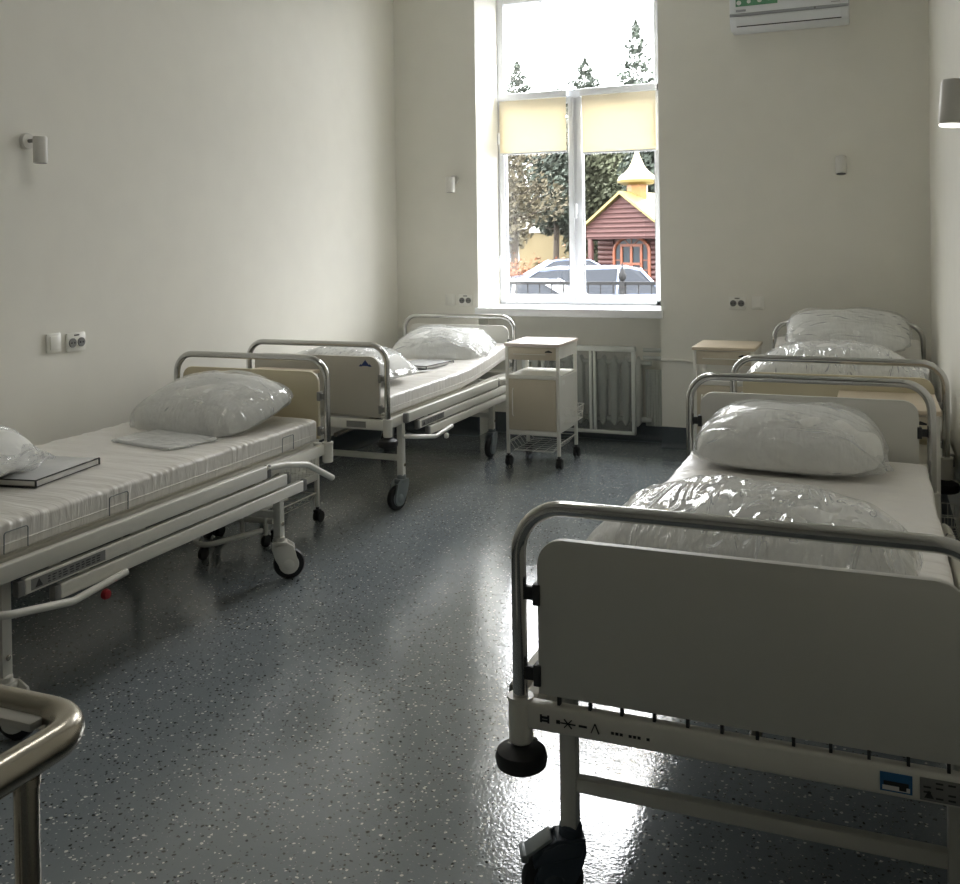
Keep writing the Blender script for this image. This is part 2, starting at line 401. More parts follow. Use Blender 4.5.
# ------------------------------------------------------------------ radiator niche
rad = thing('radiator', 'ribbed wall radiator behind the metal screen below the window', 'radiator', (-1.9, YB+.13, .12))
for k in range(11):
    x = -.60+k*.088
    if x > .33: continue
    col = MB(); col.prism([(x-.024, .03), (x, .0), (x+.024, .03), (x+.024, .47), (x, .52), (x-.024, .47)], 'y', -.045, .045, .008)
    col.build('radiator_section', M['radiator'], rad)
MB().tube([(-.6, 0, .47), (.38, 0, .47)], .02).tube([(-.6, 0, .05), (.38, 0, .05)], .02).build('radiator_pipe', M['radiator'], rad)
side = MB()
for k in range(7): side.lathe([(.011, 0), (.011, .42)], (.355+.02*k-.02, .04, .0), 8)
side.build('convector_fin', M['radiator'], rad)

sc = thing('radiator_screen', 'grey metal framed screen standing in front of the radiator', 'radiator cover', (-1.861, 6.925, .0))
sf = MB()
X0, X1, Z0, Z1 = -.46, .256, .085, .727
sf.box(X0, X0+.022, -.02, .02, Z0, Z1, .003); sf.box(X1-.026, X1, -.02, .02, Z0, Z1, .003)
for x in (X0+.05, X1-.06): sf.bar((x, .015, .60), (x, .10, .60), .012, .012, (0, 0, 1), .002)
sf.box(X0, X1, -.02, .02, Z0, Z0+.022, .003); sf.box(X0, X1, -.022, .022, Z1-.038, Z1, .003)
for x in (-.088, -.058): sf.box(x, x+.02, -.018, .018, Z0+.02, Z1-.03, .003)
sf.build('screen_frame', M['radiator'], sc)
MB().box(X0+.02, X1-.025, .004, .006, Z0+.02, Z1-.035).build('screen_mesh', M['perforated'], sc, smooth=False)

for z, xr, nm in ((.690, -1.405, 'upper grey heating pipe between radiator screen and window pier'), (.632, -1.405, 'lower grey heating pipe between radiator screen and window pier')):
    p = MB().tube([(-1.575, 7.06, z), (-1.425, 7.06, z)], .016)
    tag(p.build('heating_pipe', M['radiator']), nm, 'pipe', group='heating pipes in the niche')
pp = MB().tube([(-1.419, YB-.012, .636), (-.42, YB-.012, .636)], .011)
tag(pp.build('wall_pipe', M['wall']), 'thin painted pipe along the back wall behind right cabinet', 'pipe')

# ------------------------------------------------------------------ wall fittings
def switch_plate(loc, rot, label):
    t = thing('light_switch', label, 'switch', loc, rot)
    MB().box(-.042, .042, -.012, 0, -.045, .045, .006).build('switch_frame', M['switch'], t)
    MB().box(-.028, .028, -.018, -.011, -.032, .032, .003).build('rocker', M['switch'], t)
    return t
def socket_plate(loc, rot, label):
    t = thing('power_socket', label, 'socket', loc, rot)
    p = MB().box(-.058, .058, -.014, 0, -.045, .045, .006); p.build('socket_plate', M['switch'], t)
    for s in (-1, 1):
        w = MB().lathe([(.0235, 0), (.0235, .004), (.019, .004), (.018, .001), (.002, .001)], (s*.027, -.0185, -.002), 20, 'y')
        w = MB(); w.lathe([(.022, 0), (.022, .006)], (s*.027, -.0195, -.002), 20, 'y')
        w.build('socket_well', M['grey_plastic'], t)
        hmb = MB()
        for q in (-1, 1): hmb.lathe([(.004, 0), (.004, .003)], (s*.027+q*.009, -.0215, -.002), 8, 'y')
        hmb.build('socket_hole', M['ink'], t)
    MB().box(-.016, .016, -.0155, -.0135, .030, .036).build('socket_mark', M['ink'], t)
    return t
switch_plate((XL, 3.418, 1.060), PI/2, 'white light switch on the left wall beside the double socket')
socket_plate((XL, 3.552, 1.052), PI/2, 'white double socket on the left wall above the bed')
switch_plate((-3.075, YB, 1.055), 0, 'pale blank switch plate on back wall left of the window socket')
socket_plate((-2.945, YB, 1.052), 0, 'double socket on the back wall tight against the window')
socket_plate((-.881, YB, 1.052), 0, 'white double socket on the back wall above the right cabinet')
switch_plate((-.742, YB, 1.054), 0, 'white light switch on back wall right of the double socket')

def lamp(loc, rot, label, tilt=0, lit=False, swing=0, s=1.0, reach=0):
    # wall at local y=0, room towards -y
    t = thing('wall_lamp', label, 'lamp', loc, rot, group='small reading lamps on the walls')
    MB().lathe([(.034, -.022), (.036, -.018), (.036, 0)], (0, 0, .0), 24, 'y').build('wall_mount', M['lamp'], t)
    MB().tube(fillet([(0, -.02, 0), (0, -.06-reach, .0), (swing, -.075-reach, .012)], .012), .009).build('lamp_arm', M['lamp_grey'], t)
    hd = MB(); H = .118; o_s = s
    hd.lathe([(.030, -H), (.036, -H), (.0365, -H+.004), (.0365, -.006), (.034, 0), (.006, 0)], (0, 0, 0), 28)
    o = hd.build('lamp_head', M['lamp'], t); o.location = (swing, -.088-reach, .016); o.rotation_euler = (tilt, 0, 0); o.scale = (s, s, 1)
    d = MB().lathe([(.033, -H-.006), (.0345, -H-.004), (.0345, -H+.001)] if lit else [(.030, -H-.001), (.030, -H+.003)], (0, 0, 0), 24).build('lamp_lens', M['glow'] if lit else M['dark_plastic'], o)
    return t
lamp((XL, 3.285, 1.985), PI/2, 'small white reading lamp on the left wall above the near bed', 0, swing=0, s=.85)
lamp((-3.025, YB, 1.992), 0, 'slim white reading lamp on back wall left of the window')
lamp((-.19, YB, 2.02), 0, 'small white reading lamp on back wall below the air conditioner', R(-12))
lamp((XR, 2.88, 1.90), -PI/2, 'lit silver reading lamp on the right wall at the photo edge', R(-4), True, reach=.05)

# air conditioner
ac = thing('air_conditioner', 'white wall mounted air conditioner with a green label, cut by top edge', 'air conditioner', (-.51, YB, 2.92))
W2 = .378
MB().prism([(0, 0), (-.14, .0), (-.19, .035), (-.205, .10), (-.205, .27), (-.17, .31), (0, .31)], 'x', -W2, W2, .008).build('housing', M['ac'], ac)
MB().box(-W2+.002, W2-.002, -.2085, -.2, .082, .102, .002).build('trim_strip', M['ac_grey'], ac)
MB().prism([(-.197, .018), (-.212, .075), (-.208, .077), (-.192, .02)], 'x', -W2+.045, W2-.045).build('air_flap', M['ac'], ac)
MB().prism([(-.187, .013), (-.197, .019), (-.192, .023), (-.182, .017)], 'x', -W2+.045, W2-.045).build('outlet_slot', M['ink'], ac)
gl = MB().box(-.336, -.065, -.2075, -.204, .148, .27).build('green_label', M['green'], ac)
for i, x in enumerate((-.315, -.25, -.18, -.12)): MB().lathe([(.016-.003*(i % 2), -.0085), (.016-.003*(i % 2), -.008)], (x, -.2, .172+.004*i), 14, 'y').build('label_print', M['paper'], gl)
MB().box(-.335, -.27, -.2072, -.204, .112, .126).build('maker_mark', M['ac_grey'], ac)
MB().box(.27, .325, -.2072, -.204, .118, .122).build('model_mark', M['ac_grey'], ac)
MB().lathe([(.007, -.209), (.007, -.2)], (.17, 0, .092), 12, 'y').build('indicator', M['grey_plastic'], ac)

# unseen fill light added over the aisle to brighten the near left wall
t = thing('ceiling_fill_light', 'added unseen fill light on the ceiling above the aisle between the beds', 'lamp', (-1.6, 3.1, ZC))
MB().box(-.15, .15, -.62, .62, -.055, 0, .006).build('fill_housing', M['lamp'], t)
MB().box(-.13, .13, -.60, .60, -.062, -.050, .004).build('fill_diffuser', M['fill_glow'], t)

# ------------------------------------------------------------------ beds
def decal(mb, x0, x1, z0, z1, y): mb.box(x0, x1, y-.0012, y+.0005, z0, z1)

def hospital_bed(label, loc, ln=2.02, head='panel_grey', foot='panel_grey', rail_off=0, lift=0, caster='caster_grey', foot_caster=None, lx=.405, knob='white_steel', ly=.19, swivel={}):
    t = thing('hospital_bed', label, 'bed', loc, 0, 'white hospital beds with chrome end rails')
    WS = M['white_steel']; XS = .445
    # chassis
    fm = MB()
    for s in (-1, 1):
        fm.box(s*.415, s*.447, .03, ln-.03, .492, .543, .006)
        fm.box(s*.380, s*.405, .06, ln-.06, .505, .55, .004)
        for y in (0, ln):
            fm.lathe([(.022, .452), (.0255, .456), (.0255, .538), (.0275, .540), (.0275, .549), (.018, .549)], (s*XS, y, 0), 20)
    for y in (0, ln):
        fm.prism(rrect(-.018, .018, .487, .543, .008, 4), 'x', -XS+.015, XS-.015) if False else fm.box(-XS+.015, XS-.015, y-.016, y+.016, .487, .543, .008, 3)
    for y in (.19, ln-.39, ln*.5): fm.box(-.40, .40, y-.018, y+.018, .47, .505, .004)
    fm.build('bed_frame', WS, t)
    # slatted mattress platform
    hinge = ln*.53
    pf = MB()
    n = 20
    for k in range(n):
        yy = .05+(ln-.1)*k/(n-1)
        z = .552+max(0, (yy-hinge)/(ln-.1-hinge))*lift*1.0
        pf.box(-.39, .39, yy-.016, yy+.016, z-.006, z+.004, .002)
    for s in (-1, 1):
        pf.tube([(s*.385, .05, .548), (s*.385, hinge, .548), (s*.385, ln-.05, .548+lift)], .009, 8)
    pf.build('slat_platform', WS, t)
    for k in range(12 if caster == 'blue' else 0):
        x = -.36+k*.066; MB().box(x-.003, x+.003, -.006, .006, .543, .5615).build('panel_spacer', M['dark_plastic'], t, smooth=False)
    for y, key, nm, sgn in ((0, foot, 'foot', 1), (ln, head, 'head', -1)):
        path = fillet([(-XS, y, .545), (-XS, y, .950), (XS, y, .950), (XS, y, .545)], .10, 10)
        MB().tube(path, .016, 18).build('%s_rail' % nm, M['chrome'], t)
        pb = MB().prism(rrect(-.402, .402, .5615, .886, .055, 8, (0, 0, 1, 1)), 'y', y-.009, y+.009, .002)
        po = pb.build('%sboard' % nm, M[key], t)
        for s in (-1, 1):
            for z in (.60, .768):
                c = MB(); c.box(s*.396, s*.412, y-.014, y+.014, z-.022, z+.022, .002); c.box(s*.410, s*.436, y-.007, y+.007, z-.014, z+.014, .002)
                c.build('panel_clamp', M['dark_plastic' if foot_caster or caster == 'blue' else 'lamp_grey'], t)  # blue-caster bed: backlit shade put into the clamp colour
            if nm == 'head': continue
            b = MB().lathe([(.018, .400), (.040, .396), (.052, .404), (.055, .419), (.051, .434), (.034, .444), (.018, .448)], (s*XS, y, 0), 28)
            bo = b.build('bumper_wheel', M['rubber'], t)
            MB().lathe([(.010, .446), (.010, .460)], (s*XS, y, 0), 12).build('bumper_bolt', M['steel'], bo)
    # legs, each with its caster
    for y, nm in ((ly, 'f'), (ln-.362, 'h')):
        for s in (-1, 1):
            lg = MB().box(s*lx-.0185, s*lx+.0185, y-.0185, y+.0185, .165, .492, .004); lo = lg.build('leg', WS, t)
            MB().lathe([(.008, 0), (.0095, .003), (.006, .006)], (s*(lx+.021), y-.002, .25), 12, 'x').build('leg_bolt', M['steel'], lo)
            ck = (foot_caster or caster) if nm == 'f' else caster
            cm = {'white': WS, 'grey': M['caster_grey'], 'blue': M['bluegrey'], 'caster_grey': M['caster_grey']}[ck]
            ang = swivel.get((nm, s), -PI/2)
            def place(o): o.location = (s*lx, y, 0); o.rotation_euler = (0, 0, ang); return o
            cs = MB(); cs.lathe([(.02, .195), (.026, .19), (.027, .170), (.022, .160)], (0, 0, 0), 18)
            cx, cz = .042, .070
            hood = [(-.030, .172), (.034, .172), (.066, .150)]
            for k in range(11):
                q = .22*PI-k/10*PI*.95; hood.append((cx+.043*math.cos(q), cz+.043*math.sin(q)))
            hood += [(-.018, .095), (-.032, .140)]
            for q in (-1, 1): cs.prism(hood, 'y', q*.021, q*.030, .003)
            cs.box(-.030, .036, -.030, .030, .145, .173, .008)
            if ck == 'blue':
                cs.prism([(-.03, .168), (.03, .165), (.065, .150), (.088, .122), (.084, .11), (.05, .132), (-.02, .13)], 'y', -.034, .034, .006)
            place(cs.build('caster_fork', cm, lo))
            w = MB(); w.lathe([(.046, -.018), (.065, -.015), (.070, -.006), (.070, .006), (.065, .015), (.046, .018)], (cx, 0, cz), 30, 'y')
            place(w.build('caster_wheel', M['rubber'], lo))
            place(MB().lathe([(.018, -.034), (.046, -.0175), (.046, .0175), (.018, .034)], (cx, 0, cz), 20, 'y').build('wheel_hub', cm, lo))
            if ck == 'blue':
                pd = MB(); pd.bar((.045, 0, .172), (.105, 0, .134), .052, .008); pd.box(.098, .114, -.027, .027, .122, .140, .004)
                place(pd.build('brake_pedal', M['caster_grey'], lo))
    for y in (ly, ln-.362):
        MB().box(-lx+.018, lx-.018, y-.014, y+.014, .272, .304, .004).build('leg_crossbar', WS, t)
    MB().tube([(0, .2, .40), (0, ln-.4, .44)], .014, 10).build('crank_shaft', M['steel'], t)
    # folded side guard on both sides: three long rails on swinging arms
    for s in (-1, 1):
        x = s*.468
        for k, (z0, z1, a, b) in enumerate(((.500, .556, .05, 1.47), (.440, .490, .19, 1.62), (.380, .430, .33, 1.75))):
            a += rail_off; b += rail_off*.8
            ro = MB().box(x-.013, x+.013, a, b, z0, z1, .006, 3).build('guard_rail', WS, t)
            for q in (a-.014, b+.014): MB().box(x-.0135, x+.0135, q-.014, q+.014, z0, z1, .006).build('rail_end_cap', M['grey_plastic'], ro)
            if k == 1 and s == 1:
                lb = MB(); lb.box(x+.0125, x+.0142, a+.02, a+.33, z0+.008, z1-.008); lbo = lb.build('warning_label', M['label'], ro)
                tx = MB(); random.seed(3)
                q = a+.085
                while q < a+.30:
                    ww = random.uniform(.008, .025)
                    for zz in (z0+.016, z0+.024, z0+.032): tx.box(x+.0135, x+.0146, q, q+ww*random.uniform(.6, 1), zz-.0018, zz+.0018)
                    q += ww+.006
                MB().prism([(a+.035, z0+.013), (a+.065, z0+.013), (a+.05, z0+.038)], 'x', x+.0135, x+.0146).build('warning_symbol', M['ink'], lbo)
                tx.build('label_print', M['ink'], lbo)
        for y in (.25+rail_off, 1.36+rail_off*.5):
            ar = MB().bar((x-s*.016, y, .53), (x-s*.016, y+.30, .395), .006, .024, (1, 0, 0)); ar = MB()
            ar.bar((x-s*.019, y, .53), (x-s*.019, y+.26, .40), .022, .006, (s, 0, 0), .002)
            ar.build('guard_arm', WS, t)
        o = rail_off
        MB().tube(fillet([(x-s*.03, .06+o, .418), (x+s*.026, .10+o, .412), (x+s*.030, .36+o, .366), (x+s*.030, .60+o, .384)], .06, 5), .0125, 12).build('guard_lever', WS, t)
        MB().tube(fillet([(x, 1.47+o*.8, .545), (x, 1.62+o*.8, .528), (x, 1.80+o*.8, .490), (x, 2.02+o*.8, .378)], .2, 6), [.016]*2+[.015]*12+[.017]*2 if False else .0145, 12).build('guard_handle', WS, t)
        kn = MB().lathe([(.008, 0), (.016, s*.004), (.018, s*.012), (.014, s*.022), (.004, s*.024)], (x+s*.030, .49+o, .345), 16, 'x'); kn.build('release_knob', M[knob], t)
    if lift:
        MB().tube([(0, hinge+.1, .47), (0, ln-.35, .54+lift*.6)], .018, 12).build('lift_strut', M['steel'], t)
    return t

BA = hospital_bed('large white hospital bed on the right, pale grey footboard nearest the viewer', (-.248, 1.90, 0), 2.05, 'panel_grey', 'panel_grey', 0, 0, 'blue', lx=.392, ly=.17, swivel={('f', -1): R(205), ('f', 1): R(200)})
BB = hospital_bed('hospital bed in the far right corner with a beige footboard', (-.160, 4.60, 0), 2.02, 'panel_grey', 'panel_beige', 0, .20, 'caster_grey')
BC = hospital_bed('white hospital bed along left wall, cut by left edge, beige headboard', (-2.888, 2.012, 0), 2.02, 'panel_beige', 'panel_beige', 0, 0, 'white', knob='red', ly=.17, swivel={('h', 1): R(33), ('f', 1): R(10)})
BD = hospital_bed('far left hospital bed with a blue mountain mark on its footboard', (-2.888, 4.655, 0), 2.005, 'panel_grey', 'panel_warm', .14, .10, 'caster_grey', ly=.235, swivel={('f', 1): R(-105)})

# marks on single beds
def part_of(mb, name, m, p): return mb.build(name, m, p, smooth=False)
d = MB()
d.box(-.345, -.325, -.0175, -.0155, .510, .514); d.box(-.345, -.341, -.0175, -.0155, .508, .524); d.box(-.329, -.325, -.0175, -.0155, .508, .524); d.box(-.341, -.329, -.0175, -.0155, .516, .521)
for k in range(6):
    a = k*PI/3; d.bar((-.285, -.0165, .514), (-.285+.016*math.cos(a), -.0165, .514+.010*math.sin(a)), .002, .003, (0, 1, 0), 0)
d.box(-.262, -.245, -.0175, -.0155, .512, .516); d.bar((-.236, -.0165, .505), (-.228, -.0165, .524), .002, .004, (0, 1, 0), 0); d.bar((-.228, -.0165, .524), (-.220, -.0165, .505), .002, .004, (0, 1, 0), 0)
d.box(-.31, -.302, -.0175, -.0155, .511, .518)
for k in range(9): d.box(-.195+k*.009, -.189+k*.009, -.0175, -.0155, .509, .514) if k % 4 != 3 else None
d.v = [(x-.052, y, z) for x, y, z in d.v]
part_of(d, 'frame_marking', M['ink'], BA)
bl = part_of(MB().box(.252, .306, -.0178, -.0155, .498, .532), 'blue_sticker', M['skyblue'], BA)
part_of(MB().box(.256, .302, -.0186, -.0170, .501, .509), 'sticker_print', M['paper'], bl)
part_of(MB().box(.258, .300, -.0190, -.0170, .510, .517).box(.284, .296, -.0190, -.0170, .503, .512), 'sticker_print', M['ink'], bl)
gp = part_of(MB().box(.318, .425, -.0178, -.0155, .494, .534), 'rating_plate', M['label'], BA)
tx = MB()
for r_ in range(4):
    for c_ in range(5):
        if (r_*5+c_) % 3: tx.box(.324+c_*.02, .336+c_*.02, -.0186, -.0170, .499+r_*.009, .502+r_*.009)
tx.prism([(.325, .499), (.341, .499), (.333, .513)], 'y', -.0186, -.0170)
part_of(tx, 'plate_print', M['ink'], gp)
part_of(MB().box(.20, .32, -.0178, -.0155, .498, .532), 'rating_plate', M['label'], BD)
lg = MB(); lg.prism([(.290, .835), (.345, .835), (.318, .868)], 'y', -.0105, -.0085); lg.prism([(.278, .832), (.30, .832), (.29, .846)], 'y', -.0105, -.0085); lg.prism([(.335, .832), (.358, .832), (.345, .847)], 'y', -.0105, -.0085)
part_of(lg, 'mountain_logo', M['blue'], BD)
part_of(MB().box(-.30, .30, -.0105, -.0085, .875, .8765), 'logo_stripe', M['skyblue'], BD) if False else None

# ------------------------------------------------------------------ mattresses
def mattress(label, loc, ln=1.93, lift=0, hinge=1.0, seed=0, base=.5575, patches=()):
    W, T = .425, .112
    n = 64; ny = 230; vs = []; fs = []
    def sq(a, p): return math.copysign(abs(a)**p, a)
    for j in range(ny+1):
        v = j/ny; y = v*ln
        e = min(y, ln-y)/.035
        k = 1 if e >= 1 else math.sqrt(max(0.0, 1-(1-e)**2))*.22+.78
        d = max(0, y-hinge)/(ln-hinge); zl = lift*(d*d*(1.6-.6*d)) if lift else 0
        for i in range(n):
            a = 2*PI*i/n; x = W*sq(math.cos(a), .16)*k**.25; z = T/2*sq(math.sin(a), .22)*k
            ph = y*2*PI/.040+7*noise.noise((y*5, seed, i//(n//2)))
            sidew = max(0, min(1, (abs(x)-.385)/.035))
            up = max(0, min(1, (z/(T/2)+.35)))
            am = .0042*max(.12, min(1.2, .55+1.5*noise.noise((y*4.1, seed+4, 1 if x > 0 else 7))))
            off = am*(abs(math.sin(ph/2))**.6*2-1.2)*sidew*up
            x2 = x+math.copysign(off, x); z2 = z+(off*.9 if z > 0 else 0)
            if z > 0: z2 += .0035*noise.noise((x*2.5, y*10, seed))+.0012*math.sin(y*2*PI/.11+noise.noise((x*4, y*4, seed))*4)
            vs.append((x2, y, z2+T/2+zl))
    for j in range(ny):
        for i in range(n): fs.append((j*n+i, j*n+(i+1) % n, (j+1)*n+(i+1) % n, (j+1)*n+i))
    fs += [tuple(range(n)), tuple(range((ny+1)*n-1, ny*n-1, -1))]
    t = thing('mattress', label, 'mattress', (loc[0], loc[1]+.045, base), 0, 'white vinyl covered mattresses')
    mb = MB(); mb.add(vs, fs); mb.build('mattress_cover', M['vinyl'], t)
    for s in (-1, 1):
        for y in patches:
            d = max(0, y-hinge)/(ln-hinge); zl = lift*(d*d*(1.6-.6*d)) if lift else 0
            mb = MB()
            mb.tube(fillet([(s*(W+.003), y-.045, .012+zl), (s*(W+.005), y-.045, .078+zl), (s*(W+.005), y+.045, .078+zl), (s*(W+.003), y+.045, .012+zl)], .008, 3), .0018, 6)
            mb.build('side_piping', M['caster_grey'], t)
        zl = [(s*(W+.0015), y_, .040+(lift*((max(0, y_-hinge)/(ln-hinge))**2*(1.6-.6*max(0, y_-hinge)/(ln-hinge))) if lift else 0)) for y_ in [ .04+k*(ln-.08)/30 for k in range(31)]]
        MB().tube(zl, .0022, 6).build('seam', M['vinyl'], t)
    return t
MA = mattress('smooth white mattress on the large right bed', (-.248, 1.90), 1.955, seed=1)
MBm = mattress('white mattress with raised head on the far right corner bed', (-.160, 4.60), 1.93, .20, 1.0, seed=2)
MC = mattress('white wrinkled mattress on the near left bed', (-2.888, 2.012), 1.93, seed=3, patches=(.16, .60, 1.66))
MD = mattress('white ruffled mattress with raised head on the far left bed', (-2.888, 4.655), 1.915, .10, .95, seed=4)
TOP = .5575+.113

# ------------------------------------------------------------------ pillows and blankets in plastic
def cushion(L, W, T, seed, nu=34, nv=96, sag=.35, amp=.008, grow=0, p=3.4, hp=2.3):
    """closed plump shell: long axis x, depth y, resting on z=0; rings from the middle out to a rounded-square rim"""
    vs = []; fs = []; idx = {}
    for sgn in (1, -1):
        for i in range(nu+1):
            rho = math.sin(i/nu*PI/2)
            for j in range(nv):
                if i == nu and sgn < 0: idx[sgn, i, j] = idx[1, i, j]; continue
                if i == 0 and j: idx[sgn, i, j] = idx[sgn, 0, 0]; continue
                a = 2*PI*j/nv; ca, sa = math.cos(a), math.sin(a)
                x = math.copysign(abs(ca)**(2/p), ca)*rho*(L/2+grow); y = math.copysign(abs(sa)**(2/p), sa)*rho*(W/2+grow)
                prof = max(0, 1-rho**hp)**.5
                nz = noise.noise((x*6+seed, y*6, sgn*3))*amp*1.5+noise.noise((x*17+seed, y*13, sgn*5))*amp*.6
                h = (T/2+grow)*prof
                z = h if sgn > 0 else -h*sag
                z += nz*min(1, prof*1.5)*(1 if sgn > 0 else .25)
                rimw = amp*1.2*math.sin(a*17+seed*3)*rho**8
                idx[sgn, i, j] = len(vs); vs.append((x*(1+rimw), y*(1+rimw), z+T/2*sag))
        for i in range(nu):
            for j in range(nv):
                k = (j+1) % nv
                q = (idx[sgn, i, j], idx[sgn, i+1, j], idx[sgn, i+1, k], idx[sgn, i, k])
                if i == 0: q = (q[0], q[1], q[2])
                fs.append(q if sgn > 0 else q[::-1])
    return vs, fs

def pillow(name, label, loc, rot, L, W, T, seed, film='film', tail=None, group=None, amp=.008, cat='pillow', sag=.35):
    t = thing(name, label, cat, loc, 0, group); t.rotation_euler = rot
    vs, fs = cushion(L, W, T, seed, amp=amp, sag=sag)
    mb = MB(); mb.add(vs, fs); mb.build('filling' if cat == 'blanket' else 'pillow_body', M['linen'], t, ang=80)
    vs, fs = cushion(L, W, T, seed+9, amp=.013, grow=.010, p=3.8, sag=sag)
    if tail:
        out = []
        for (x, y, z) in vs:
            # the loose mouth of the bag runs out past one end
            q = max(0, (x*tail[0]+y*tail[1])-(tail[2]))
            s_ = 1+q*tail[3]
            k = math.exp(-q*9)
            zz = z*k+(tail[4])*(1-k)+.012*math.sin(y*38+seed)*min(1, q*8)
            out.append((x+tail[0]*q*(s_-1)*3, y+tail[1]*q*(s_-1)*3, max(zz, -.005)))
        vs = out
    mb = MB(); mb.add(vs, fs); mb.build('plastic_wrap', M[film], t, ang=80)
    return t
PG = 'pillows wrapped in clear plastic'; BG = 'blankets packed in clear plastic'
pillow('pillow', 'plump plastic wrapped pillow at the headboard of the large right bed', (-.290, 3.70, TOP+.012), (R(6), 0, R(-3)), .64, .44, .30, 1, 'film', (1, -.3, .27, 1.0, .02), PG, .007)
pillow('pillow', 'grey plastic wrapped pillow leaning on the beige headboard of near left bed', (-2.86, 3.71, TOP+.02), (R(15), 0, R(-9)), .70, .52, .28, 2, 'film', None, PG)
pillow('pillow', 'plastic wrapped pillow at the headboard of the far left bed', (-2.86, 6.31, TOP+.028), (R(14), 0, R(3)), .70, .46, .27, 3, 'film', (1, 0, .28, .8, .05), PG)
pillow('pillow', 'grey pillow propped on the raised head of the far right corner bed', (-.15, 6.36, TOP+.215), (R(30), 0, R(1)), .70, .40, .20, 4, 'film', None, PG)
pillow('blanket_pack', 'crinkled blanket pack in plastic behind the large right footboard', (-.285, 2.36, TOP+.008), (0, 0, R(-3)), .74, .66, .32, 5, 'film_folded', (-1, -.2, .28, 1.1, -.0), BG, .012, 'blanket')
pillow('blanket_pack', 'thick white blanket pack in plastic behind the beige footboard', (-.19, 5.12, TOP+.008), (0, 0, R(1)), .82, .60, .44, 6, 'film_folded', (1, 0, .36, 1.0, .3), BG, .012, 'blanket')
pillow('blanket_pack', 'blanket pack in plastic behind the mountain mark footboard', (-2.95, 5.10, TOP+.004), (0, 0, R(-4)), .74, .60, .31, 7, 'film_folded', (1, .2, .30, .5, .05), BG, .012, 'blanket')
pillow('blanket_pack', 'blanket pack in plastic on the near left bed at the left photo edge', (-3.09, 2.41, TOP+.008), (0, 0, R(8)), .62, .60, .30, 8, 'film_folded', (1, .2, .22, 1.2, .06), BG, .012, 'blanket')

# ------------------------------------------------------------------ folders and papers
def folder(label, loc, rotz, w, l, h, edge='black_line', cover='paper_clear', name='document_folder'):
    t = thing(name, label, 'folder', loc, rotz, 'folders and papers on the left beds')
    MB().box(-w/2+.004, w/2-.004, -l/2+.004, l/2-.004, .002, h-.003, .002).build('paper_stack', M['paper'], t)
    MB().box(-w/2, w/2, -l/2, l/2, h-.003, h, .001).build('cover', M[cover], t)
    MB().box(-w/2, w/2, -l/2, l/2, 0, .002, .0008).build('cover', M[cover], t)
    e = MB(); q = .0022
    for (a, b) in (((-w/2, -l/2), (w/2, -l/2)), ((w/2, -l/2), (w/2, l/2))):
        e.bar((a[0], a[1], h), (b[0], b[1], h), q*2, q*2, (0, 0, 1), 0); 
    e.bar((-w/2, -l/2, .002), (w/2, -l/2, .002), q*3, q*3, (0, 0, 1), 0); e.bar((w/2, -l/2, .002), (w/2, l/2, .002), q, q, (0, 0, 1), 0)
    for p in ((w/2, -l/2), (w/2, l/2)): e.bar((p[0], p[1], 0), (p[0], p[1], h), q*2.4, q*2.4, (1, 0, 0), 0)
    e.build('edge_trim', M[edge], t)
    return t
folder('black edged clear folder of papers on the near left bed', (-2.865, 2.665, TOP+.002), R(9), .30, .36, .025)
folder('dark edged folder lying on the far left bed', (-2.80, 5.86, TOP+.010), R(-8), .27, .34, .020)
t = thing('sheet_pack', 'flat folded white sheet in plastic sleeve below pillow on near left bed', 'bedding', (-2.81, 3.31, TOP+.002), R(-12), 'folders and papers on the left beds')
mb = MB().box(-.19, .19, -.125, .125, 0, .012, .005); mb.build('folded_sheet', M['paper'], t)
vs, fs = cushion(.42, .28, .034, 5, 16, 64, amp=.006, p=7, sag=.1, hp=6); q = MB(); q.add(vs, fs); q.build('plastic_sleeve', M['film'], t, ang=80)
tag(MB().box(-.02, .02, -.10, .10, 0, .004, .001).build('paper_strip', M['paper'], loc=(-2.70, 5.58, TOP+.006)), 'small white paper strip beside the folder on the far left bed', 'paper')
bpy.data.objects['paper_strip'].rotation_euler = (0, 0, R(-24))

